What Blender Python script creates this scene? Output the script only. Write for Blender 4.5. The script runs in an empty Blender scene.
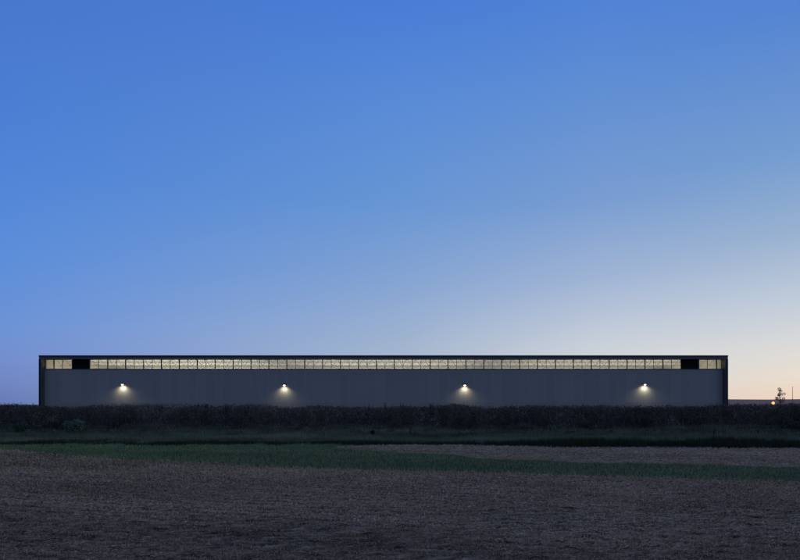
import bpy, math, random
import numpy as np

random.seed(7)
rng = np.random.default_rng(11)
R = math.radians
scene = bpy.context.scene
C = scene.collection

# ------------------------------------------------------------------ camera
EYE = 2.2                    # camera height (m)
F = 622.0                    # focal length in photograph pixels (800 px wide)
cam_data = bpy.data.cameras.new('camera')
cam = bpy.data.objects.new('camera', cam_data)
C.objects.link(cam)
cam_data.sensor_width = 36.0
cam_data.lens = 36.0 * F / 800.0
cam_data.shift_y = (405.0 - 280.0) / 800.0
cam_data.clip_end = 12000
cam.location = (0, 0, EYE)
cam.rotation_euler = (R(90), 0, 0)
scene.camera = cam

# ------------------------------------------------------------------ exposure
vs = scene.view_settings
vs.view_transform = 'Standard'
vs.look = 'None'
vs.exposure = 0.0
vs.gamma = 1.0
vs.use_curve_mapping = False
scene.cycles.max_bounces = 6
scene.cycles.diffuse_bounces = 3
scene.cycles.transparent_max_bounces = 8
scene.cycles.sample_clamp_indirect = 1.0
scene.cycles.use_adaptive_sampling = False
scene.cycles.use_denoising = True
scene.cycles.denoising_input_passes = 'RGB_ALBEDO_NORMAL'
scene.cycles.denoising_prefilter = 'ACCURATE'

# ------------------------------------------------------------------ dusk sky
SUN_AZ, SUN_EL = 75.0, 4.0    # sun is just going down, far to the right
world = bpy.data.worlds.new('World')
scene.world = world
world.use_nodes = True
nt = world.node_tree
bg = nt.nodes['Background']
bg.inputs['Strength'].default_value = 1.0


def wn(kind, **kw):
    n = nt.nodes.new(kind)
    for k, v in kw.items():
        setattr(n, k, v)
    return n


def wmath(op, a, b=None, clamp=False):
    n = wn('ShaderNodeMath', operation=op, use_clamp=clamp)
    for i, v in enumerate((a, b)):
        if v is None:
            continue
        if isinstance(v, (int, float)):
            n.inputs[i].default_value = v
        else:
            nt.links.new(v, n.inputs[i])
    return n.outputs[0]


sky = wn('ShaderNodeTexSky', sky_type='NISHITA')
sky.sun_disc = False
sky.sun_elevation = R(SUN_EL)
sky.sun_rotation = R(SUN_AZ)
sky.air_density = 1.0
sky.dust_density = 0.3
sky.ozone_density = 3.0
tc = wn('ShaderNodeTexCoord')
sep = wn('ShaderNodeSeparateXYZ')
nt.links.new(tc.outputs['Generated'], sep.inputs[0])
dx, dy, dz = sep.outputs
elev = wmath('DIVIDE', wmath('ARCSINE', wmath('MAXIMUM', dz, 0.0)), R(90))
hyp = wmath('MAXIMUM', wmath('SQRT', wmath('ADD', wmath('MULTIPLY', dx, dx), wmath('MULTIPLY', dy, dy))), 1e-5)
cosd = wmath('DIVIDE', wmath('ADD', wmath('MULTIPLY', dx, math.sin(R(SUN_AZ))), wmath('MULTIPLY', dy, math.cos(R(SUN_AZ)))), hyp)
away = wmath('MULTIPLY', wmath('ARCCOSINE', wmath('MINIMUM', wmath('MAXIMUM', cosd, -1.0), 1.0)), 180 / math.pi)
# twilight colours by elevation, at growing angles away from the sunset
TWILIGHT = [
    (10, [(0, .1785, .2634, .2745), (2, .4171, .4192, .3754), (4, .5629, .5581, .4773), (8, .5422, .5725, .5433), (13, .3622, .479, .5508), (19, .2087, .3583, .5757), (28, .0966, .2433, .6138), (36, .0751, .2037, .6053), (60, .105, .168, .5), (90, .14, .19, .46)]),
    (42.3, [(0, .8375, .6273, .4916), (.7, .8315, .6524, .5358), (2.2, .8153, .717, .6198), (4.1, .7502, .7044, .6541), (8, .5522, .6031, .6537), (13.2, .3231, .4387, .585), (18.8, .1789, .336, .6006), (28.5, .086, .2292, .6386), (36, .0664, .1945, .6212), (60, .105, .168, .5), (90, .14, .19, .46)]),
    (57.2, [(0, .7383, .6926, .7002), (5.2, .6082, .638, .6829), (10.8, .372, .467, .6379), (17.3, .1964, .3406, .6209), (26, .1188, .2757, .6533), (32, .08, .2272, .6779), (40, .0666, .1991, .6488), (60, .105, .168, .5), (90, .14, .19, .46)]),
    (75, [(0, .4047, .4788, .6181), (5.4, .3644, .4574, .6168), (11.2, .2425, .3761, .6345), (17.9, .1414, .3117, .6606), (26.3, .0995, .262, .6889), (33, .0666, .2107, .6961), (42, .0601, .1907, .6571), (60, .105, .168, .5), (90, .14, .19, .46)]),
    (107.7, [(0, .1004, .1872, .4977), (.85, .1155, .2028, .5316), (3.5, .1533, .251, .6279), (6.4, .1372, .2741, .6693), (11.7, .0996, .2615, .6916), (18.75, .0733, .2267, .6792), (28.7, .0621, .1865, .6319), (40, .0564, .1727, .5979), (60, .105, .168, .5), (90, .14, .19, .46)]),
    (170, [(0, .11, .11, .25), (3, .18, .125, .24), (7, .235, .16, .27), (12, .22, .185, .32), (20, .17, .185, .38), (30, .14, .18, .42), (45, .12, .175, .46), (60, .12, .175, .47), (90, .14, .19, .46)]),
]
prev = None
for ang, stops in TWILIGHT:
    rp = wn('ShaderNodeValToRGB')
    el = rp.color_ramp.elements
    while len(el) < len(stops):
        el.new(0.5)
    for e, s in zip(el, stops):
        e.position = s[0] / 90.0
    for e, s in zip(el, stops):
        e.color = (s[1], s[2], s[3], 1)
    nt.links.new(elev, rp.inputs[0])
    if prev is None:
        out = rp.outputs[0]
    else:
        m = wn('ShaderNodeMapRange', clamp=True)
        nt.links.new(away, m.inputs[0])
        m.inputs[1].default_value, m.inputs[2].default_value = prev, ang
        mx = wn('ShaderNodeMixRGB')
        nt.links.new(m.outputs[0], mx.inputs[0])
        nt.links.new(out, mx.inputs[1])
        nt.links.new(rp.outputs[0], mx.inputs[2])
        out = mx.outputs[0]
    prev = ang
nish = wn('ShaderNodeMixRGB', blend_type='MULTIPLY')
nish.inputs[0].default_value = 1.0
nish.inputs[2].default_value = (0.0283, 0.0273, 0.04216, 1)
nt.links.new(sky.outputs[0], nish.inputs[1])
scl = wn('ShaderNodeMixRGB', blend_type='MULTIPLY')
scl.inputs[0].default_value = 1.0
scl.inputs[2].default_value = (0.9, 0.9, 0.9, 1)
nt.links.new(out, scl.inputs[1])
add = wn('ShaderNodeMixRGB', blend_type='ADD')
add.inputs[0].default_value = 1.0
nt.links.new(nish.outputs[0], add.inputs[1])
nt.links.new(scl.outputs[0], add.inputs[2])
nt.links.new(add.outputs[0], bg.inputs['Color'])

sun_data = bpy.data.lights.new('sun', 'SUN')
sun_data.energy = 0.03        # the sun is practically down
sun_data.angle = R(6)
sun_data.color = (1.0, 0.72, 0.5)
sun = bpy.data.objects.new('sun', sun_data)
C.objects.link(sun)
sun.rotation_euler = (R(90 - SUN_EL), 0, R(180 - SUN_AZ))
sun.location = (200, 50, 60)


# ------------------------------------------------------------------ helpers
def px(x, y, dist):
    """world X, Z of a photograph pixel at a distance along Y"""
    return (x - 400.0) * dist / F, EYE + (405.0 - y) * dist / F


class MB:
    def __init__(s):
        s.v, s.f = [], []

    def quad(s, a, b, c, d):
        n = len(s.v)
        s.v += [a, b, c, d]
        s.f.append((n, n + 1, n + 2, n + 3))

    def box(s, x0, x1, y0, y1, z0, z1):
        n = len(s.v)
        s.v += [(x, y, z) for z in (z0, z1) for y in (y0, y1) for x in (x0, x1)]
        for f in ((0, 2, 3, 1), (4, 5, 7, 6), (0, 1, 5, 4), (2, 6, 7, 3), (0, 4, 6, 2), (1, 3, 7, 5)):
            s.f.append(tuple(n + i for i in f))

    def tube(s, pts, rad, seg=7, cap=True):
        pts = [np.array(p, float) for p in pts]
        n0 = len(s.v)
        for i, p in enumerate(pts):
            d = pts[min(i + 1, len(pts) - 1)] - pts[max(i - 1, 0)]
            d /= np.linalg.norm(d) + 1e-9
            u = np.cross(d, (0.3, 0.9, 0.2))
            u /= np.linalg.norm(u) + 1e-9
            w = np.cross(d, u)
            for k in range(seg):
                a = 2 * math.pi * k / seg
                s.v.append(tuple(p + rad[i] * (math.cos(a) * u + math.sin(a) * w)))
        for i in range(len(pts) - 1):
            for k in range(seg):
                a, b = n0 + i * seg + k, n0 + i * seg + (k + 1) % seg
                s.f.append((a, b, b + seg, a + seg))
        if cap:
            s.f.append(tuple(n0 + k for k in range(seg))[::-1])
            s.f.append(tuple(n0 + (len(pts) - 1) * seg + k for k in range(seg)))

    def prism(s, prof, x0, x1):
        """profile of (y, z) points swept along X"""
        n, k = len(s.v), len(prof)
        for x in (x0, x1):
            s.v += [(x, y, z) for y, z in prof]
        for i in range(k):
            j = (i + 1) % k
            s.f.append((n + i, n + j, n + k + j, n + k + i))
        s.f.append(tuple(n + i for i in range(k))[::-1])
        s.f.append(tuple(n + k + i for i in range(k)))

    def build(s, name, mat, parent=None, bevel=0.0, smooth=False):
        me = bpy.data.meshes.new(name)
        me.from_pydata(s.v, [], s.f)
        me.validate()
        import bmesh
        bm = bmesh.new()
        bm.from_mesh(me)
        bmesh.ops.recalc_face_normals(bm, faces=bm.faces)
        if bevel:
            bmesh.ops.bevel(bm, geom=bm.edges[:], offset=bevel, segments=1, affect='EDGES')
        bm.to_mesh(me)
        bm.free()
        if smooth:
            me.polygons.foreach_set('use_smooth', [True] * len(me.polygons))
        me.materials.append(mat)
        o = bpy.data.objects.new(name, me)
        C.objects.link(o)
        o.parent = parent
        return o


def tag(o, label=None, cat=None, group=None, kind=None):
    for k, v in (('label', label), ('category', cat), ('group', group), ('kind', kind)):
        if v:
            o[k] = v
    return o


def thing(name, label, cat, loc=(0, 0, 0), rz=0.0, group=None):
    o = bpy.data.objects.new(name, None)
    C.objects.link(o)
    o.location = loc
    o.rotation_euler = (0, 0, rz)
    o.empty_display_size = 0.3
    return tag(o, label, cat, group)


def grid_mesh(name, P, mat):
    """P: (rows, cols, 3) array"""
    r, c = P.shape[:2]
    i = np.arange(r * c).reshape(r, c)
    q = np.stack([i[:-1, :-1], i[:-1, 1:], i[1:, 1:], i[1:, :-1]], -1).reshape(-1, 4)
    return quads_mesh(name, P.reshape(-1, 3), q, mat)


def quads_mesh(name, V, Q, mat, tint=None, parent=None, smooth=False):
    me = bpy.data.meshes.new(name)
    V = np.ascontiguousarray(V, np.float32)
    Q = np.ascontiguousarray(Q, np.int32)
    me.vertices.add(len(V))
    me.vertices.foreach_set('co', V.ravel())
    me.loops.add(Q.size)
    me.loops.foreach_set('vertex_index', Q.ravel())
    me.polygons.add(len(Q))
    me.polygons.foreach_set('loop_start', np.arange(len(Q), dtype=np.int32) * 4)
    me.update(calc_edges=True)
    if tint is not None:
        at = me.attributes.new('tint', 'FLOAT', 'FACE')
        at.data.foreach_set('value', np.ascontiguousarray(tint, np.float32))
    if smooth:
        me.polygons.foreach_set('use_smooth', [True] * len(Q))
    me.materials.append(mat)
    o = bpy.data.objects.new(name, me)
    C.objects.link(o)
    o.parent = parent
    return o


def blade_arrays(P, D, W, tip=0.2):
    """one tapering quad from P along D, W half width vector"""
    n = len(P)
    V = np.empty((n, 4, 3))
    V[:, 0] = P - W
    V[:, 1] = P + W
    V[:, 2] = P + D + W * tip
    V[:, 3] = P + D - W * tip
    return V.reshape(-1, 3), np.arange(n * 4).reshape(-1, 4)


def rand_dirs(n, up=0.0):
    d = rng.normal(size=(n, 3))
    d /= np.linalg.norm(d, axis=1)[:, None]
    d[:, 2] += up
    return d / np.linalg.norm(d, axis=1)[:, None]


def side_of(D, n):
    w = np.cross(D, rand_dirs(n))
    return w / (np.linalg.norm(w, axis=1)[:, None] + 1e-9)


def vnoise(x, y, seed=0):
    """smooth value noise in 0..1"""
    xi, yi = np.floor(x).astype(np.int64), np.floor(y).astype(np.int64)
    fx, fy = x - xi, y - yi
    fx, fy = fx * fx * (3 - 2 * fx), fy * fy * (3 - 2 * fy)

    def h(a, b):
        t = np.sin(a * 127.1 + b * 311.7 + seed * 74.7) * 43758.5453
        return t - np.floor(t)
    return (h(xi, yi) * (1 - fx) * (1 - fy) + h(xi + 1, yi) * fx * (1 - fy)
            + h(xi, yi + 1) * (1 - fx) * fy + h(xi + 1, yi + 1) * fx * fy)


# ------------------------------------------------------------------ materials
def mat(name, col, rough=0.8, metal=0.0, spec=0.3):
    m = bpy.data.materials.new(name)
    m.use_nodes = True
    b = m.node_tree.nodes['Principled BSDF']
    b.inputs['Base Color'].default_value = (*col, 1)
    b.inputs['Roughness'].default_value = rough
    b.inputs['Metallic'].default_value = metal
    b.inputs['Specular IOR Level'].default_value = spec if spec > 0.25 else 0.02
    return m


def nodes(m):
    t = m.node_tree
    b = t.nodes['Principled BSDF']

    def N(kind, **kw):
        n = t.nodes.new(kind)
        for k, v in kw.items():
            setattr(n, k, v)
        return n
    return t, b, N


def ramp(N, stops):
    r = N('ShaderNodeValToRGB')
    e = r.color_ramp.elements
    while len(e) < len(stops):
        e.new(0.5)
    for q, s in zip(e, stops):
        q.position = s[0]
    for q, s in zip(e, stops):
        q.color = (*s[1], 1)
    return r


def mat_tint(name, stops, rough=0.85, spec=0.15, transl=0.0):
    """foliage: colour of each leaf or stalk from its own tint attribute"""
    m = mat(name, (0.1, 0.1, 0.1), rough, spec=spec)
    t, b, N = nodes(m)
    a = N('ShaderNodeAttribute', attribute_name='tint')
    r = ramp(N, stops)
    t.links.new(a.outputs['Fac'], r.inputs[0])
    t.links.new(r.outputs[0], b.inputs['Base Color'])
    return m


def mat_noise(name, stops, scale, rough=0.9, stretch=(1, 1, 1), rot=0.0, detail=6, bump=0.0, spec=0.15):
    m = mat(name, (0.1, 0.1, 0.1), rough, spec=spec)
    t, b, N = nodes(m)
    g = N('ShaderNodeTexCoord')
    mp = N('ShaderNodeMapping')
    mp.inputs['Rotation'].default_value = (0, 0, rot)
    mp.inputs['Scale'].default_value = stretch
    t.links.new(g.outputs['Object'], mp.inputs[0])
    n = N('ShaderNodeTexNoise')
    n.inputs['Scale'].default_value = scale
    n.inputs['Detail'].default_value = detail
    n.inputs['Roughness'].default_value = 0.65
    t.links.new(mp.outputs[0], n.inputs['Vector'])
    r = ramp(N, stops)
    t.links.new(n.outputs['Fac'], r.inputs[0])
    t.links.new(r.outputs[0], b.inputs['Base Color'])
    if bump:
        bp = N('ShaderNodeBump')
        bp.inputs['Strength'].default_value = bump
        t.links.new(n.outputs['Fac'], bp.inputs['Height'])
        t.links.new(bp.outputs[0], b.inputs['Normal'])
    return m


ROW = R(-18)                  # direction of the drill rows in the stubble

M_ground = mat_noise('rough_grass_soil', [(0.3, (.03, .036, .02)), (0.7, (.06, .066, .036))], 0.6, bump=0.3)
M_soil = mat_noise('stubble_soil', [(0.36, (.035, .022, .013)), (0.5, (.19, .118, .06)), (0.66, (.40, .26, .14))], 5.0,
                   stretch=(0.45, 1.6, 1), rot=-ROW, detail=9, bump=0.5)
M_straw = mat_tint('straw', [(0, (.07, .045, .024)), (0.5, (.44, .285, .15)), (1, (.72, .50, .28))], spec=0.2)
M_pale_soil = mat_noise('bleached_soil', [(0.36, (.16, .095, .045)), (0.5, (.33, .20, .095)), (0.66, (.45, .285, .145))], 3.0, stretch=(0.4, 1.6, 1), rot=-ROW, detail=8, bump=0.3)
M_pale_straw = mat_tint('bleached_straw', [(0, (.15, .10, .055)), (0.5, (.45, .31, .18)), (1, (.65, .48, .30))])
M_turf = mat_tint('turf_blades', [(0, (.10, .13, .045)), (0.5, (.24, .285, .10)), (1, (.39, .38, .155))])
M_bank = mat_tint('bank_blades', [(0, (.055, .062, .03)), (0.5, (.165, .17, .085)), (1, (.29, .275, .155))])
M_sedge = mat_tint('sedge_blades', [(0, (.018, .024, .012)), (1, (.06, .07, .034))])
M_brush = mat_tint('brush_leaves', [(0, (.03, .026, .02)), (0.45, (.095, .085, .055)), (0.75, (.14, .085, .06)), (1, (.25, .2, .14))])
M_weed = mat_tint('weed_leaves', [(0, (.012, .012, .008)), (1, (.05, .042, .028))])
M_pale = mat_tint('pale_shrub_leaves', [(0, (.05, .065, .04)), (1, (.19, .22, .14))])
M_bark = mat_noise('bark', [(0.3, (.03, .025, .02)), (0.7, (.07, .055, .045))], 9, bump=0.4)
M_pole = mat_noise('weathered_pole', [(0.3, (.25, .2, .17)), (0.7, (.32, .27, .22))], 3)
M_hill = mat_noise('hill_fields', [(0.35, (.39, .19, .115)), (0.5, (.52, .26, .155)), (0.7, (.44, .23, .135))], 0.006, detail=4)
M_wood = mat_tint('wood_leaves', [(0, (.03, .03, .022)), (1, (.06, .055, .04))])

M_cap = mat_noise('cap_metal', [(0.4, (.012, .014, .018)), (0.6, (.017, .019, .023))], 0.8, rough=0.5, spec=0.3)
M_dark = mat_noise('dark_metal', [(0.4, (.075, .073, .074)), (0.6, (.092, .09, .09))], 0.9, rough=0.55, spec=0.4)
M_black = mat('louver_metal_and_soffit_shade', (.008, .008, .009), 0.6)
M_frame = mat_noise('window_frame_metal', [(0.4, (.09, .088, .08)), (0.6, (.12, .118, .11))], 3, rough=0.5)
M_plinth = mat_noise('plinth_concrete', [(0.3, (.29, .24, .185)), (0.7, (.335, .28, .215))], 0.5, rough=0.9, bump=0.1)
M_roof = mat('roof_membrane', (.12, .12, .12), 0.9)


def wall_material(name, base, amount, pitch=1.5125, x0=-60.03):
    m = mat(name, base, 0.55, spec=0.35)
    t, b, N = nodes(m)
    g = N('ShaderNodeTexCoord')
    s = N('ShaderNodeSeparateXYZ')
    t.links.new(g.outputs['Object'], s.inputs[0])

    def mth(op, a, c=None):
        n = N('ShaderNodeMath', operation=op)
        for i, v in enumerate((a, c)):
            if v is None:
                continue
            if isinstance(v, (int, float)):
                n.inputs[i].default_value = v
            else:
                t.links.new(v, n.inputs[i])
        return n.outputs[0]
    u = mth('DIVIDE', mth('SUBTRACT', s.outputs[0], x0), pitch)
    cell = mth('FLOOR', u)
    wht = N('ShaderNodeTexWhiteNoise', noise_dimensions='1D')
    t.links.new(cell, wht.inputs['W'])
    big = N('ShaderNodeTexNoise')
    big.inputs['Scale'].default_value = 0.22
    big.inputs['Detail'].default_value = 5
    t.links.new(g.outputs['Object'], big.inputs['Vector'])
    v = mth('ADD', mth('MULTIPLY', mth('SUBTRACT', wht.outputs['Value'], 0.5), amount),
            mth('MULTIPLY', mth('SUBTRACT', big.outputs['Fac'], 0.5), amount * 1.6))
    fr = mth('FRACT', u)
    joint = mth('LESS_THAN', mth('ABSOLUTE', mth('SUBTRACT', fr, 0.5)), 0.482)   # 1 inside a panel, 0 in the joint
    k = mth('MULTIPLY', mth('ADD', v, 1.0), mth('ADD', mth('MULTIPLY', joint, -0.2), 1.2))
    mx = N('ShaderNodeMixRGB', blend_type='MULTIPLY')
    mx.inputs[0].default_value = 1
    mx.inputs[1].default_value = (*base, 1)
    t.links.new(k, mx.inputs[2])
    t.links.new(mx.outputs[0], b.inputs['Base Color'])
    rib = mth('PINGPONG', s.outputs[0], 0.126)
    bp = N('ShaderNodeBump')
    bp.inputs['Strength'].default_value = 0.25
    bp.inputs['Distance'].default_value = 0.03
    t.links.new(rib, bp.inputs['Height'])
    t.links.new(bp.outputs[0], b.inputs['Normal'])
    return m


M_wall = wall_material('facade_panels', (.305, .266, .203), 0.10)
M_header = wall_material('header_panels', (.30, .264, .206), 0.06)
M_deck = mat_noise('ceiling_deck', [(0.3, (.62, .605, .56)), (0.7, (.72, .705, .66))], 0.7, detail=2, stretch=(1.0, .5, 1))
M_joist = mat('joist_steel', (.66, .62, .52), 0.6)
M_inwall = mat_noise('interior_boards', [(0.3, (.58, .52, .41)), (0.7, (.68, .62, .5))], 1.2, stretch=(1, 6, 1))
M_infloor = mat('interior_concrete', (.4, .39, .37), 0.7)

M_glass = bpy.data.materials.new('window_glass')
M_glass.use_nodes = True
_t = M_glass.node_tree
_t.nodes.remove(_t.nodes['Principled BSDF'])
_tr = _t.nodes.new('ShaderNodeBsdfTransparent')
_tr.inputs[0].default_value = (.93, .95, .93, 1)
_gl = _t.nodes.new('ShaderNodeBsdfGlossy')
_gl.inputs['Roughness'].default_value = 0.03
_mx = _t.nodes.new('ShaderNodeMixShader')
_mx.inputs[0].default_value = 0.07
_t.links.new(_tr.outputs[0], _mx.inputs[1])
_t.links.new(_gl.outputs[0], _mx.inputs[2])
_t.links.new(_mx.outputs[0], _t.nodes['Material Output'].inputs[0])


def emit(name, col, strength):
    m = bpy.data.materials.new(name)
    m.use_nodes = True
    t = m.node_tree
    t.nodes.remove(t.nodes['Principled BSDF'])
    e = t.nodes.new('ShaderNodeEmission')
    e.inputs[0].default_value = (*col, 1)
    e.inputs[1].default_value = strength
    t.links.new(e.outputs[0], t.nodes['Material Output'].inputs[0])
    return m


M_lens = emit('lamp_lens', (1.0, .95, .8), 3.5)
M_orange = emit('orange_lamp', (1.0, .52, .2), 1.45)

# ------------------------------------------------------------------ ground and far hills
g = MB()
g.quad((-4000, -300, 0), (4000, -300, 0), (4000, 5000, 0), (-4000, 5000, 0))
tag(g.build('ground', M_ground), kind='structure')

# far ridge: low farmland hills, falling away to the left behind the warehouse
hx = np.linspace(-900, 3200, 240)
prof = 3 + 15.5 / (1 + np.exp(-(hx - 330) / 190.0)) + 1.0 * np.sin(hx / 170.0) + 0.7 * np.sin(hx / 61.0 + 1)
rows = []
for k, (yy, s) in enumerate([(1050, 0.0), (1150, 0.18), (1300, 0.5), (1450, 0.78), (1600, 1.0), (1900, 1.02), (2500, 0.6), (3200, 0)]):
    z = prof * s * (1 + 0.03 * np.sin(hx / (90 + 17 * k) + k))
    rows.append(np.stack([hx, np.full_like(hx, yy) + 20 * np.sin(hx / 240 + k), z - 0.05], -1))
hill = grid_mesh('hills', np.array(rows), M_hill)
hill.data.polygons.foreach_set('use_smooth', [True] * len(hill.data.polygons))
tag(hill, kind='structure')

# ------------------------------------------------------------------ the warehouse
XL, XR = -60.40, 54.85        # outer faces of the two end fins
TF = 0.42                     # fin thickness
YF, YW = 104.0, 105.0         # front of the frame, face of the wall
YB = 150.0
ZT = 10.51                    # top of the roof edge
IXL, IXR = XL + TF, XR - TF
ZW0, ZW1 = 8.28, 9.87         # strip of high windows
PITCH, X0 = 1.5125, -60.03

wh = thing('warehouse', 'long low dark warehouse with a glowing strip of high windows under its flat roof', 'warehouse', (0, YW, 0))


def part(mb, name, m, parent=wh, **kw):
    """mesh given in world coordinates, hung under the warehouse"""
    mb.v = [(x, y - YW, z) for x, y, z in mb.v]
    return mb.build(name, m, parent, **kw)


b = MB(); b.box(IXL, IXR, YW, YW + 0.25, 2.62, 7.36); part(b, 'wall', M_wall)
b = MB(); b.box(IXL, IXR, YW - 0.012, YW + 0.25, 7.362, ZW0 - 0.10); part(b, 'header_panel', M_header)
b = MB(); b.box(IXL, IXR, YW - 0.03, YW + 0.25, 0, 2.618); part(b, 'plinth', M_plinth)
b = MB(); b.box(IXL, IXR, YW - 0.09, YW + 0.2, ZW0 - 0.098, ZW0 - 0.002); part(b, 'sill', M_dark)
for xa, xb in ((XL, IXL), (IXR, XR)):
    b = MB()
    b.box(xa, xb, YF, YB, 0, 9.89)
    f = part(b, 'end_fin', M_dark)
    c = MB(); c.box(xa - 0.012, xb - 0.06 if xa < 0 else xb + 0.012, YF - 0.015, YF + 0.3, 0, 9.885)
    if xa > 0:
        c = MB(); c.box(xa + 0.06, xb + 0.012, YF - 0.015, YF + 0.3, 0, 9.885)
    part(c, 'edge_trim', M_cap, f)
b = MB(); b.box(XL, XR, YF + 0.05, YF + 0.35, 9.892, 10.25); part(b, 'fascia', M_dark)
b = MB(); b.box(XL - 0.015, XR + 0.015, YF - 0.02, YF + 0.45, 10.252, ZT); part(b, 'roof_edge_cap', M_cap)
b = MB(); b.box(XL, XR, YF + 0.352, YW + 0.35, 9.892, 9.99); part(b, 'soffit', M_black)  # shade under the roof edge put into the colour: soffit made black
b = MB(); b.box(XL, XR, YF + 0.452, YB + 0.3, 10.3, 10.44); part(b, 'roof', M_roof)
b = MB(); b.box(XL, XR, YB, YB + 0.3, 0, 10.298); part(b, 'rear_wall', M_wall)
# inside, seen up through the high windows
b = MB(); b.box(IXL + 0.004, IXR - 0.004, YW + 0.36, YB - 0.01, 10.16, 10.26); part(b, 'ceiling_deck', M_deck)
b = MB(); b.box(IXL + 0.3, IXR - 0.3, YW + 0.3, YB - 0.3, 0.02, 0.1); part(b, 'floor_slab', M_infloor)
for xa in (IXL + 0.006, IXR - 0.086):
    b = MB(); b.box(xa, xa + 0.08, YW + 0.36, YB - 0.02, 0.1, 10.15); part(b, 'interior_end_wall', M_inwall)
b = MB(); b.box(IXL + 0.1, IXR - 0.1, YB - 0.12, YB - 0.02, 0.1, 10.15); part(b, 'interior_rear_wall', M_deck)
# open-web roof joists, running along the building
for j in range(2):
    y = YW + 2.4 + j * 9.5
    b = MB()
    for z in (8.95, 10.11):
        b.box(IXL + 0.2, IXR - 0.2, y - 0.04, y + 0.04, z - 0.022, z + 0.022)
    n = 76 if j == 0 else 0
    for i in range(n):
        x = X0 + i * PITCH
        for xa, za, xb_, zb in ((x, 8.95, x + PITCH / 2, 10.1), (x + PITCH / 2, 10.1, x + PITCH, 8.95)):
            xa, xb_ = max(xa, IXL + .2), min(xb_, IXR - .2)
            b.tube([(xa, y, za), (xb_, y, zb)], [0.038, 0.038], 4, cap=False)
    part(b, 'roof_joist', M_joist)
for x in (-29.1, -25.6, 7.4, -7.6, 22.0, 44.1):
    b = MB(); b.box(x - 0.09, x + 0.09, YW + 7, YW + 7.18, 0.1, 10.1); part(b, 'interior_column', M_joist)


# windows: pairs of square panes, thick post between pairs, thin bar inside a pair
def window_mesh(w):
    """frame of one window of width w (local: x 0..w, y 0.., z ZW0..ZW1)"""
    m = MB()
    h0, h1 = ZW0, ZW1
    m.box(0, w, 0.03, 0.13, h0, h0 + 0.05)
    m.box(0, w, 0.03, 0.13, h1 - 0.05, h1 + 0.015)
    return m


def add_window(x, w, post_left):
    k = 0.15 if post_left else 0.06
    m = window_mesh(w)
    m.box(0, k, 0.0 if post_left else 0.035, 0.14, ZW0 + 0.0502, ZW1 - 0.0502)
    fr = m.build('window', M_frame, wh)
    fr.location = (x, 0.0, 0)
    gl = MB()
    gl.box(k + 0.001, w - 0.001, 0.085, 0.095, ZW0 + 0.052, ZW1 - 0.052)
    gg = gl.build('glass', M_glass, fr)
    return fr


proto = {}
nbay = int((IXR - X0) / PITCH)
for i in range(nbay + 1):
    x = X0 + i * PITCH
    w = min(PITCH, IXR - x)
    if i in (3, 4) or i in (71, 72):
        if i in (3, 71):
            lv = MB()
            lv.box(0.05, 2 * PITCH - 0.02, 0.055, 0.14, ZW0, ZW1 + 0.015)
            for s in range(15):
                z = ZW0 + 0.04 + s * 0.1
                lv.prism([(-0.03, z), (0.054, z + 0.06), (0.054, z + 0.075), (-0.03, z + 0.015)], 0.08, 2 * PITCH - 0.05)
            o = lv.build('louver', M_black, wh)
            o.location = (x, 0, 0)
        continue
    post = (i % 2 == 1)
    if i == 0:
        post = True
    key = (post, round(w, 3))
    if key not in proto:
        proto[key] = add_window(x, w, post)
    else:
        src = proto[key]
        fr = src.copy(); C.objects.link(fr); fr.parent = wh; fr.location = (x, 0, 0)
        for ch in src.children:
            cc = ch.copy(); C.objects.link(cc); cc.parent = fr

# light inside the hall: long uplights hung below the windows
for i, x in enumerate((-42, -2.5, 37)):
    for y in (109, 121, 137):
        h = MB(); h.box(x - 17, x + 17, y - 0.3, y + 0.3, 4.2, 4.4)
        hb = part(h, 'hall_uplight', M_joist)
        ld = bpy.data.lights.new('hall_uplight_lamp', 'AREA')
        ld.shape = 'RECTANGLE'; ld.size = 33.5; ld.size_y = 0.58
        ld.energy = (1330, 1090, 960)[i]; ld.color = (1.0, .92, .75)
        lo = bpy.data.objects.new('hall_uplight_lamp', ld)
        C.objects.link(lo); lo.parent = hb
        lo.location = (x, y - YW, 4.42); lo.rotation_euler = (R(180), 0, 0)

# ------------------------------------------------------------------ wall lamps
LAMP_TXT = ['lit wall lamp nearest the left end of the warehouse, casting a wide soft pool',
            'lit wall lamp second from the left end of the warehouse',
            'lit wall lamp second from the right end of the warehouse',
            'lit wall lamp nearest the right end of the warehouse and the sunset glow']
for k, (lx, ly) in enumerate(((123.3, 384.3), (284.6, 385.0), (464.6, 385.0), (644.2, 384.3))):
    x, z = px(lx, ly, YW)
    t = thing('wall_lamp', LAMP_TXT[k], 'wall lamp', (x, YW, z), group='lit lamps along the warehouse wall')
    m = MB(); m.prism([(0.0, -0.16), (0.0, 0.2), (-0.06, 0.2), (-0.06, -0.16)], -0.16, 0.16)
    m.build('back_plate', M_dark, t)
    m = MB(); m.prism([(-0.062, -0.02), (-0.062, 0.17), (-0.2, 0.17), (-0.62, 0.06), (-0.62, 0.0)], -0.40, 0.40)
    m.build('hood', M_dark, t, bevel=0.01)
    m = MB(); m.tube([(0, -0.36, -0.022), (0, -0.36, -0.08), (0, -0.36, -0.15), (0, -0.36, -0.20)], [.19, .19, .15, .06], 14)
    m.build('lens', M_lens, t, smooth=True)
    sd = bpy.data.lights.new('wall_lamp_beam', 'SPOT')
    wide = k in (0, 3)
    sd.energy = 220 if wide else 205
    sd.color = (1.0, .97, .84)
    sd.spot_size = R(156 if wide else 146)
    sd.spot_blend = 1.0
    sd.shadow_soft_size = 0.1
    so = bpy.data.objects.new('wall_lamp_beam', sd)
    C.objects.link(so); so.parent = t
    so.location = (0, -0.52, -0.215)
    so.rotation_euler = (R(14), 0, 0)

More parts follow.
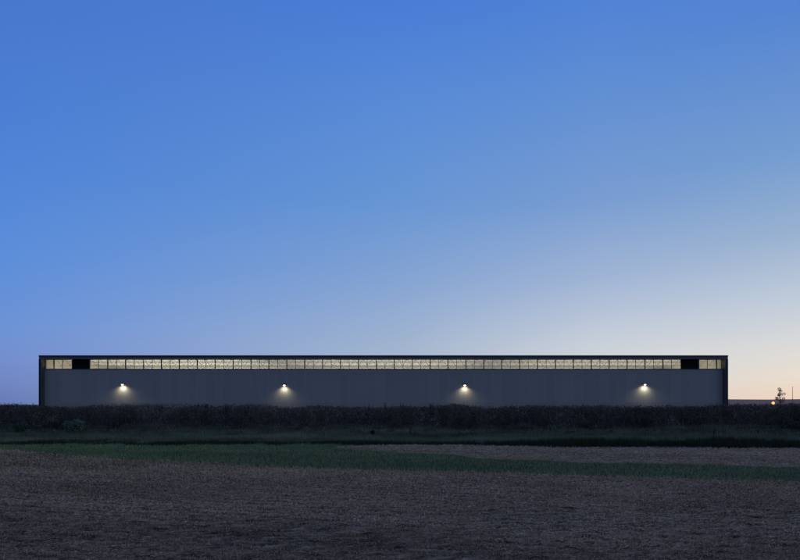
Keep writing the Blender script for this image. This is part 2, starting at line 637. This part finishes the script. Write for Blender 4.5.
# ------------------------------------------------------------------ fields in front
def curve(pts):
    a = np.array(pts, float)
    Y = F * EYE / (a[:, 1] - 405.0)
    X = (a[:, 0] - 400.0) * Y / F
    return X, Y


nx, ny = curve([(0, 450.5), (120, 461), (240, 466.5), (330, 470.5), (450, 473), (500, 474.5), (620, 479), (680, 480.5), (800, 484)])
nx = np.concatenate([[-60, -42], nx, [22, 60]]); ny = np.concatenate([[46, 37.5], ny, [15.8, 11.5]])
near_edge = lambda X: np.interp(X, nx, ny)
ux, uy = curve([(335, 448.2), (390, 452), (450, 455), (500, 460), (620, 463.5), (680, 465), (800, 468)])
ux = np.concatenate([ux, [28, 60]]); uy = np.concatenate([uy, [20.0, 17.5]])
tx, ty = curve([(335, 447.4), (390, 446), (450, 445.5), (500, 446.8), (620, 448), (680, 448.6), (800, 449.2)])
tx = np.concatenate([tx, [30, 60]]); ty = np.concatenate([ty, [30.3, 29]])


def wob(X, s, a):
    return a * (vnoise(X * 0.9, X * 0 + s, s) - 0.5) + a * 0.6 * (vnoise(X * 3.1, X * 0 + s, s + 1) - 0.5)


def clods(X, Y):
    u = X * math.cos(ROW) + Y * math.sin(ROW)
    v = -X * math.sin(ROW) + Y * math.cos(ROW)
    v = v + 0.35 * (vnoise(u * 0.25, v * 0.25, 2) - 0.5)
    z = 0.026 * (0.5 + 0.5 * np.cos(v * 2 * math.pi / 0.42)) ** 2 * (0.35 + vnoise(u * 0.9, v * 1.2, 9))
    z += 0.02 * vnoise(u * 2.2, v * 5.0, 3) ** 2 + 0.03 * vnoise(u * 8, v * 13, 4) ** 2
    z += 0.03 * vnoise(u * 22, v * 24, 5)
    return z + 0.005


def field(name, X, lo, hi, n, m=None):
    s = np.linspace(0, 1, n)
    inv = 1 / lo[None, :] + (1 / hi[None, :] - 1 / lo[None, :]) * s[:, None]
    Y = 1 / inv                                   # finer close to the camera
    XX = np.broadcast_to(X, Y.shape)
    Z = clods(XX, Y)
    Z[-1] = 0.004
    if lo.min() > 5:
        Z[0] = 0.004
    o = grid_mesh(name, np.stack([XX, Y, Z], -1), m or M_soil)
    return tag(o, kind='structure')


X = np.concatenate([np.linspace(-60, -16, 160)[:-1], np.linspace(-16, 16, 620), np.linspace(16, 60, 160)[1:]])
field('stubble_field', X, np.full_like(X, 2.5), near_edge(X) + wob(X, 3, .5), 420)
X = np.linspace(ux[0] + .05, 60, 520)
field('far_stubble_field', X, np.interp(X, ux, uy) + wob(X, 5, .5), np.interp(X, tx, ty) + wob(X, 6, .6) + .05, 60, M_pale_soil)


def straw(name, n, near, far, xspan, edge_ok, label, m=None, tall=.5):
    """loose straw and cut stalks, thinner on the ground farther off"""
    iy = rng.uniform(1 / far, 1 / near, n)
    Y = 1 / iy
    X = rng.uniform(-1, 1, n) * (Y * 0.70 + 4) if xspan is None else rng.uniform(*xspan, n)
    ok = edge_ok(X, Y)
    X, Y = X[ok], Y[ok]
    u = X * math.cos(ROW) + Y * math.sin(ROW)
    v = -X * math.sin(ROW) + Y * math.cos(ROW)
    clump = vnoise(u * 1.1, v * 3.2, 21) * 0.6 + vnoise(u * 0.25, v * 0.5, 22) * 0.4
    ok = rng.uniform(0, 1, len(X)) < np.clip((clump - 0.16) * 2.2, 0.3, 1)
    X, Y, clump, u, v = X[ok], Y[ok], clump[ok], u[ok], v[ok]
    n = len(X)
    stand = rng.uniform(0, 1, n) < np.clip(.42 + (Y - 20) / 100, .3, tall)
    # cut stalks stand in their drill rows
    w_ = .35 * (vnoise(u * .25, v * .25, 2) - .5)
    vr = np.where(stand, np.round((v + w_) / .21) * .21 - w_ + rng.normal(0, .022, n), v)
    X, Y = u * math.cos(ROW) - vr * math.sin(ROW), u * math.sin(ROW) + vr * math.cos(ROW)
    D = rand_dirs(n)
    lay = rng.normal(0, 1.1, n) + ROW
    D[:, 0] = np.where(stand, D[:, 0], np.cos(lay)); D[:, 1] = np.where(stand, D[:, 1], np.sin(lay))
    D[:, 2] = np.where(stand, 2.2, rng.uniform(-0.05, 0.30, n))
    D /= np.linalg.norm(D, axis=1)[:, None]
    L = np.where(stand, rng.uniform(.03, .065, n), rng.uniform(.02, .07, n))
    D *= (L * np.clip(Y / 14, 1, 1.6))[:, None]
    W = side_of(D, n) * (rng.uniform(.002, .0045, n) * np.clip(Y / 9, 1, 3.2))[:, None]
    Z = clods(X, Y) + np.where(stand, -0.01, rng.uniform(0, .03, n))
    V, Q = blade_arrays(np.stack([X, Y, Z], -1), D, W, 0.8)
    tint = np.clip(rng.normal(0.5, 0.24, n) + (vnoise(X * .5, Y * .5, 8) - .5) * .25 + (vnoise(u * .05, v * .55, 81) - .5) * .4 + (vnoise(u * .3, v * 2.4, 82) - .5) * .25, 0, 1)
    tag(quads_mesh(name, V, Q, m or M_straw, tint), label, 'stubble', kind='stuff')


straw('straw_stubble', 460000, 6.5, 34, None, lambda X, Y: Y < near_edge(X) + rng.normal(0, .12, len(X)) - .05,
      'pale cut straw and stalks covering the near stubble field')
straw('straw_stubble', 260000, 13, 34, None, lambda X, Y: Y < near_edge(X) + rng.normal(0, .12, len(X)) - .05,
      'pale standing stubble stalks on the farther part of the near field')
straw('straw_stubble', 90000, 20, 33.5, (-3.3, 34),
      lambda X, Y: (Y > np.interp(X, ux, uy) + rng.normal(0, .15, len(X))) & (Y < np.interp(X, tx, ty)),
      'pale straw on the narrow strip of stubble beyond the green grass', M_pale_straw, .1)


def grass(name, X, Y, h, w, m, tintmid, label, lean=0.35, cat='grass', z0=0.0, tscale=.35):
    n = len(X)
    D = rand_dirs(n)
    D[:, :2] *= lean
    D[:, 2] = 1
    D /= np.linalg.norm(D, axis=1)[:, None]
    D *= h[:, None]
    a = rng.uniform(0, math.pi, n)
    W = np.stack([np.cos(a), np.sin(a), np.zeros(n)], -1) * np.asarray(w)[..., None]
    V, Q = blade_arrays(np.stack([X, Y, np.zeros(n) + z0], -1), D, W, 0.15)
    patch = vnoise(X * .12, Y * .5, 30) * .45 + vnoise(X * .4, Y * .8, 31) * .35 + vnoise(X * 1.3, Y * 1.6, 32) * .3 - .05
    tint = np.clip(tintmid + rng.normal(0, .13, n) + (patch - .5) * tscale, 0, 1)
    return tag(quads_mesh(name, V, Q, m, tint), label, cat, kind='stuff')


def sample(n, x0, x1, y0, y1):
    return rng.uniform(x0, x1, n), rng.uniform(y0, y1, n)


# the green strip that winds between the two stubble fields
X, Y = sample(300000, -36, 36, 13, 36)
hi = np.where(X < ux[0], 36.5, np.interp(X, ux, uy) + rng.exponential(.6, len(X)) + rng.exponential(1, len(X)) * np.clip((4.5 - X) / 4, 0, 1.2))
ok = (Y > near_edge(X) - .1 + rng.normal(0, .1, len(X))) & (Y < hi + rng.normal(0, .15, len(X))) & (np.abs(X) < Y * .72 + 3)
X, Y = X[ok], Y[ok]
edge = np.clip(1 - (Y - near_edge(X)) / 1.2, 0, 1)          # a ranker fringe where the mower stops
lo = vnoise(X * .8, Y * 1.2, 41)
h = rng.uniform(.04, .10, len(X)) + edge * rng.uniform(0, .12, len(X)) * lo
grass('grass_strip', X, Y, h, rng.uniform(.005, .011, len(X)), M_turf, .48, 'short green grass on the strip between the stubble fields', tscale=.8)

# rank dark sedge along the ditch, then paler rough grass up to the brush
X, Y = sample(150000, -42, 42, 31, 39)
front = np.interp(X, [-40, -20, -8, -3, 4, 12, 20, 40], [35.5, 34.6, 34.2, 33.6, 33.2, 32.2, 31.4, 30]) + wob(X, 12, 1.6) + 1.4 * (vnoise(X * .22, X * 0, 71) - .5)
back = np.interp(X, [-40, -20, -8, -3, 4, 12, 20, 40], [37.0, 36.3, 36.0, 35.6, 36.0, 36.2, 36.2, 36]) + wob(X, 13, 2.2) + 1.8 * (vnoise(X * .22, X * 0, 72) - .5)
ok = (Y > front) & (Y < back)
X, Y = X[ok], Y[ok]
hmax = np.interp(X, [-40, -12, -5, 3, 10, 30], [.25, .26, .2, .2, .36, .36]) * (.6 + .8 * vnoise(X * .5, Y * .5, 14))
grass('sedge', X, Y, rng.uniform(.5, 1, len(X)) * hmax, rng.uniform(.008, .016, len(X)), M_sedge, .4, 'low dark band of sedge and weeds along the ditch')
X, Y = sample(250000, -46, 46, 35.2, 52)
h = rng.uniform(.10, .28, len(X)) * (.6 + .8 * vnoise(X * .4, Y * .4, 15)) + .75 * np.clip((Y - 45.5) / 5.5, 0, 1) ** 1.4 * (.25 + vnoise(X * .6, Y * .9, 16)) * rng.uniform(.4, 1, len(X))
grass('rough_grass', X, Y, h, rng.uniform(.008, .018, len(X)), M_bank, .46, 'blue green rough grass below the dark brush', lean=.5, tscale=1.0)

# ------------------------------------------------------------------ the bank of tall brush
BX0, BX1, BY0, BY1 = -50, 50, 49.6, 57.5


def brush_top(X, Y):
    base = 1.68 + .45 * vnoise(X * .4, Y * .35, 51) + .2 * vnoise(X * 1.9, Y * 1.4, 52) + .10 * vnoise(X * 5, Y * 4, 53)
    base += np.interp(X, [-40, -30, -12, 0, 20, 34], [.03, .0, .0, -.06, -.06, .05])
    f0 = BY0 + 1.5 * vnoise(X * .5, X * 0, 57) ** 2 + .9 * vnoise(X * 1.7, X * 0, 58) - .5
    return base * np.clip((Y - f0 + .25) / 1.7, .10, 1) ** .7


n = 330000
X = rng.uniform(BX0, BX1, n)
Y = BY0 + (BY1 - BY0) * rng.uniform(0, 1, n) ** 1.5
T = brush_top(X, Y)
q = rng.uniform(0, 1, n) ** .55
Z = T * q
keep = (vnoise(X * 2.6, Z * 3.0 + Y, 54) > .22)
X, Y, Z, q, T = X[keep], Y[keep], Z[keep], q[keep], T[keep]
n = len(X)
D = rand_dirs(n, .9) * rng.uniform(.05, .17, n)[:, None]
W = side_of(D, n) * rng.uniform(.012, .035, n)[:, None]
V1, Q1 = blade_arrays(np.stack([X, Y, Z], -1), D, W, .3)
species = vnoise(X * .45, Y * .5, 55)
t1 = np.clip(.42 + .35 * (q - .6) + (species - .5) * .8 + (vnoise(X * 2.3, Z * 2.6 + Y, 56) - .5) * .55 + rng.normal(0, .16, n), 0, 1)
# clumps of the same weeds straying out over the rough grass, fewer the farther out
nc = 420
cx = rng.uniform(-40, 40, nc)
cy = 51.2 - 9 * rng.uniform(0, 1, nc) ** 2.0
ch = rng.uniform(.25, .8, nc) * (1 - (51.2 - cy) / 16)
cr = rng.uniform(.2, .65, nc)
k = rng.integers(0, nc, 42000)
a = rng.uniform(0, 2 * math.pi, len(k)); r = cr[k] * rng.uniform(0, 1, len(k)) ** .6
Xc, Yc = cx[k] + r * np.cos(a), cy[k] + r * np.sin(a)
Zc = ch[k] * (1 - (r / cr[k]) ** 2 * .7) * rng.uniform(.1, 1, len(k))
Dc = rand_dirs(len(k), 1.2) * rng.uniform(.05, .16, len(k))[:, None]
Vc, Qc = blade_arrays(np.stack([Xc, Yc, Zc], -1), Dc, side_of(Dc, len(k)) * rng.uniform(.010, .028, len(k))[:, None], .3)
tc_ = np.clip(rng.uniform(.2, .95, nc)[k] + rng.normal(0, .1, len(k)), 0, 1)
V1, Q1, t1 = np.concatenate([V1, Vc]), np.concatenate([Q1, Qc + len(V1)]), np.concatenate([t1, tc_])
# upright stems with seed heads that make the ragged top line
n = 15000
X = rng.uniform(BX0, BX1, n)
Y = BY0 + .2 + (BY1 - BY0 - .2) * rng.uniform(0, 1, n) ** 1.6
T = brush_top(X, Y) * rng.uniform(.7, 1.06, n)
D = rand_dirs(n); D[:, :2] *= .12; D[:, 2] = 1
D *= T[:, None]
a = rng.uniform(0, math.pi, n)
W = np.stack([np.cos(a), np.sin(a), 0 * a], -1) * rng.uniform(.005, .010, n)[:, None]
P = np.stack([X, Y, 0 * X], -1)
V2, Q2 = blade_arrays(P, D, W, .6)
t2 = np.clip(rng.normal(.6, .2, n), 0, 1)
H = rand_dirs(n, 2.0) * rng.uniform(.08, .24, n)[:, None]
V3, Q3 = blade_arrays(P + D * .97, H, side_of(H, n) * rng.uniform(.012, .03, n)[:, None], .3)
t3 = np.clip(rng.normal(.72, .12, n), 0, 1)
V = np.concatenate([V1, V2, V3])
Q = np.concatenate([Q1, Q2 + len(V1), Q3 + len(V1) + len(V2)])
tag(quads_mesh('brush', V, Q, M_brush, np.concatenate([t1, t2, t3])),
    'dark bank of tall dry weeds and brush hiding the foot of the warehouse', 'brush', kind='stuff')


# ------------------------------------------------------------------ shrubs and weeds one can tell apart
def leaf_cloud(centers, radii, n, size, squash=1.0):
    k = rng.integers(0, len(centers), n)
    c = np.array(centers)[k]
    r = np.array(radii)[k]
    d = rand_dirs(n)
    d[:, 2] *= squash
    P = c + d * (r * rng.uniform(.35, 1, n) ** .5)[:, None]
    D = rand_dirs(n, .5) * rng.uniform(size * .6, size * 1.4, n)[:, None]
    W = side_of(D, n) * (rng.uniform(.22, .4, n) * size)[:, None]
    return blade_arrays(P, D, W, .25)


def shrub(name, label, cat, x, y_px_top, dist, width, leafmat, n, size, base_z=0.0, group=None, tint=(.5, .2)):
    X, ztop = px(x, y_px_top, dist)
    h = ztop - base_z
    t = thing(name, label, cat, (X, dist, base_z), group=group)
    s = MB()
    cs, rs = [], []
    m = max(5, int(width * 5))
    for i in range(m):
        a = rng.uniform(0, 2 * math.pi); r = width * .5 * rng.uniform(.1, .75)
        hh = h * (.98 - .5 * (r / (width * .5)) ** 2) * rng.uniform(.8, 1.0)
        tip = (r * math.cos(a), r * math.sin(a), hh * .85)
        s.tube([(0.05 * math.cos(a), 0.05 * math.sin(a), 0), (tip[0] * .4, tip[1] * .4, hh * .45), tip], [.022, .014, .006], 5)
        cs.append((tip[0], tip[1], hh * .82)); rs.append(min(.18 * h + .05, width * .3))
        cs.append((tip[0] * .8, tip[1] * .8, hh * .5)); rs.append(min(.25 * h, width * .3))
    s.build('stems', M_bark, t)
    V, Q = leaf_cloud(cs, rs, n, size)
    V[:, 2] = np.maximum(V[:, 2], .01)
    quads_mesh('leaves', V, Q, leafmat, np.clip(rng.normal(*tint, len(Q)), 0, 1), t)
    return t


shrub('shrub', 'rounded pale green shrub standing out of the dark brush near the left wall lamp', 'shrub', 75, 418.5, 46.5, 2.0, M_pale, 3600, .10, tint=(.6, .2))
shrub('shrub', 'low dark green shrub in front of the brush near the left edge of the field', 'shrub', 22, 421, 47.5, 1.5, M_pale, 2000, .09, tint=(.25, .15))
shrub('shrub', 'small pale shrub at the foot of the brush between the two right wall lamps', 'shrub', 552, 424, 48, .8, M_pale, 800, .08, tint=(.6, .2))
shrub('shrub', 'tiny dark shrub alone on the rough grass below the middle of the warehouse', 'shrub', 373, 430, 44, .32, M_weed, 420, .06)


def weed(label, x, ytop, dist, spread, n_stems=5):
    X, ztop = px(x, ytop, dist)
    t = thing('tall_weed', label, 'weed', (X, dist, 0), group='tall weeds sticking out of the brush')
    s = MB(); P = []; D = []
    for i in range(n_stems):
        a = rng.uniform(0, 2 * math.pi)
        h = ztop * (rng.uniform(.86, .97) if i else 1.0)
        r = spread * rng.uniform(.2, 1) if i else 0.05 * spread
        tip = np.array((r * math.cos(a), r * math.sin(a), h))
        s.tube([(0, 0, 0), tuple(tip * (.45, .45, .5)), tuple(tip)], [.014, .010, .005], 5)
        k = 46 if spread > .08 else 16
        f = rng.uniform(.35, 1, k)
        P.append(tip[None, :] * np.stack([f, f, f], -1)); D.append(rand_dirs(k, .9) * rng.uniform(.05, .14, k)[:, None])
    s.build('stems', M_bark, t)
    P = np.concatenate(P); D = np.concatenate(D)
    V, Q = blade_arrays(P, D, side_of(D, len(P)) * rng.uniform(.012, .028, len(P))[:, None], .3)
    quads_mesh('leaves', V, Q, M_weed, np.clip(rng.normal(.5, .2, len(Q)), 0, 1), t)


for args in [
    ('tall weed clump against the sky left of the warehouse, nearest the frame edge', 4, 402.6, 55, .5, 8),
    ('broad weed clump against the sky left of the warehouse', 12.5, 402.2, 54, .55, 9),
    ('tall weed clump just outside the left end fin of the warehouse', 34, 403.2, 54.5, .4, 6),
    ('weed clump topping the brush just right of the left wall lamp', 162, 404.4, 53, .35, 6),
    ('wide dark weed clump topping the brush below the left row of windows', 205, 403.4, 53, .9, 14),
    ('weed clump topping the brush left of the second wall lamp', 226, 403.6, 52.5, .4, 7),
    ('weed clump topping the brush just left of the second wall lamp glow', 247, 404.2, 53, .45, 7),
    ('thin single weed spike below the middle of the warehouse', 369, 402.8, 53.5, .1, 2),
    ('slender weed pair below the middle of the warehouse', 385, 402.8, 53, .16, 3),
    ('weed clump topping the brush left of the third wall lamp', 401, 403.2, 53, .3, 6),
    ('ragged weed clump just left of the third wall lamp glow', 433, 403.4, 53, .4, 7),
    ('small dark weed tuft topping the brush left of the right wall lamp', 601, 403.6, 53.5, .2, 5),
    ('thin dark weed stalk in the rough grass below the right louver', 714, 431, 43, .06, 2),
    ('thin dark weed stalk in the rough grass below the sunset sky', 758, 430.5, 43, .05, 1),
]:
    weed(*args)

# ------------------------------------------------------------------ beyond the right end of the warehouse
X, zt = px(780, 388.2, 140)
tr = thing('tree', 'small thin tree with sparse leaf clumps against the sunset', 'tree', (X, 140, 0))
s = MB()
top = zt
s.tube([(0, 0, 0), (.05, 0, 1.5), (-.05, 0, 3.2), (-.1, 0, top - .5)], [.11, .085, .06, .02], 7)
tips = []
for (xx, yy) in ((779.3, 389.5), (781.6, 391.2), (777.4, 395.0), (783.2, 394.2), (780.5, 394.6), (776.8, 398.5), (783.4, 399), (779.6, 398.8), (781.8, 401)):
    tx_, tz_ = px(xx, yy, 140)
    dx_ = tx_ - X
    tips.append((dx_, rng.uniform(-.5, .5), tz_))
    s.tube([(0, 0, max(.9, tz_ - .9)), (dx_ * .6, tips[-1][1] * .6, tz_ - .3), tips[-1]], [.035, .022, .008], 5)
s.build('trunk', M_bark, tr)
V, Q = leaf_cloud(tips, [.42, .40, .36, .44, .40, .42, .42, .5, .5], 800, .15)
quads_mesh('crown', V, Q, M_weed, np.clip(rng.normal(.6, .2, len(Q)), 0, 1), tr)

# a lamp on a short post, just behind the brush
X, z = px(773.2, 403.0, 58.6)
t = thing('post_lamp', 'small glowing orange lamp on a post beside the thin tree', 'lamp', (X, 58.6, 0))
m = MB(); m.tube([(0, 0, 0), (0, 0, .08), (0, 0, .1), (0, 0, z - .17)], [.07, .07, .035, .03], 8); m.build('post', M_dark, t)
m = MB(); m.tube([(0, 0, z - .17), (0, 0, z - .13)], [.05, .09], 10); m.build('collar', M_dark, t)
m = MB()
m.tube([(0, 0, z - .128), (0, 0, z - .08), (0, 0, z), (0, 0, z + .08), (0, 0, z + .12)], [.06, .115, .135, .11, .04], 12)
m.build('globe', M_orange, t, smooth=True)
ld = bpy.data.lights.new('post_lamp_light', 'POINT'); ld.energy = 22; ld.color = (1, .5, .18); ld.shadow_soft_size = .14
lo = bpy.data.objects.new('post_lamp_light', ld); C.objects.link(lo); lo.parent = t; lo.location = (0, -.45, z + .05)

X, z = px(792.6, 386.5, 300)
t = thing('utility_pole', 'thin far-off pole rising against the sunset right of the thin tree', 'pole', (X, 300, 0))
m = MB(); m.tube([(0, 0, 0), (0, 0, z * .5), (0, 0, z - .15)], [.14, .11, .08], 8); m.build('shaft', M_pole, t)
m = MB(); m.tube([(0, 0, z - .15), (0, 0, z - .1), (0, 0, z)], [.17, .17, .05], 8); m.build('top_cap', M_dark, t)

# thin far-off wood along the ridge
n = 5200
X = rng.uniform(560, 1500, n)
dens = vnoise(X * .012, X * 0, 61)
X = X[dens > .42]; n = len(X)
Y = 1600 + rng.uniform(-20, 30, n)
zb = np.interp(X, hx, prof)
Z = zb - .8 + rng.uniform(0, 1, n) * (1.2 + 3.2 * vnoise(X * .05, X * 0, 62) * vnoise(X * .011, X * 0, 63))
D = rand_dirs(n, .6) * rng.uniform(.8, 1.8, n)[:, None]
V, Q = blade_arrays(np.stack([X, Y, Z], -1), D, side_of(D, n) * .8, .5)
tag(quads_mesh('far_wood', V, Q, M_wood, rng.uniform(0, 1, n)), 'far line of low woodland along the ridge on the horizon', 'woodland', kind='stuff')
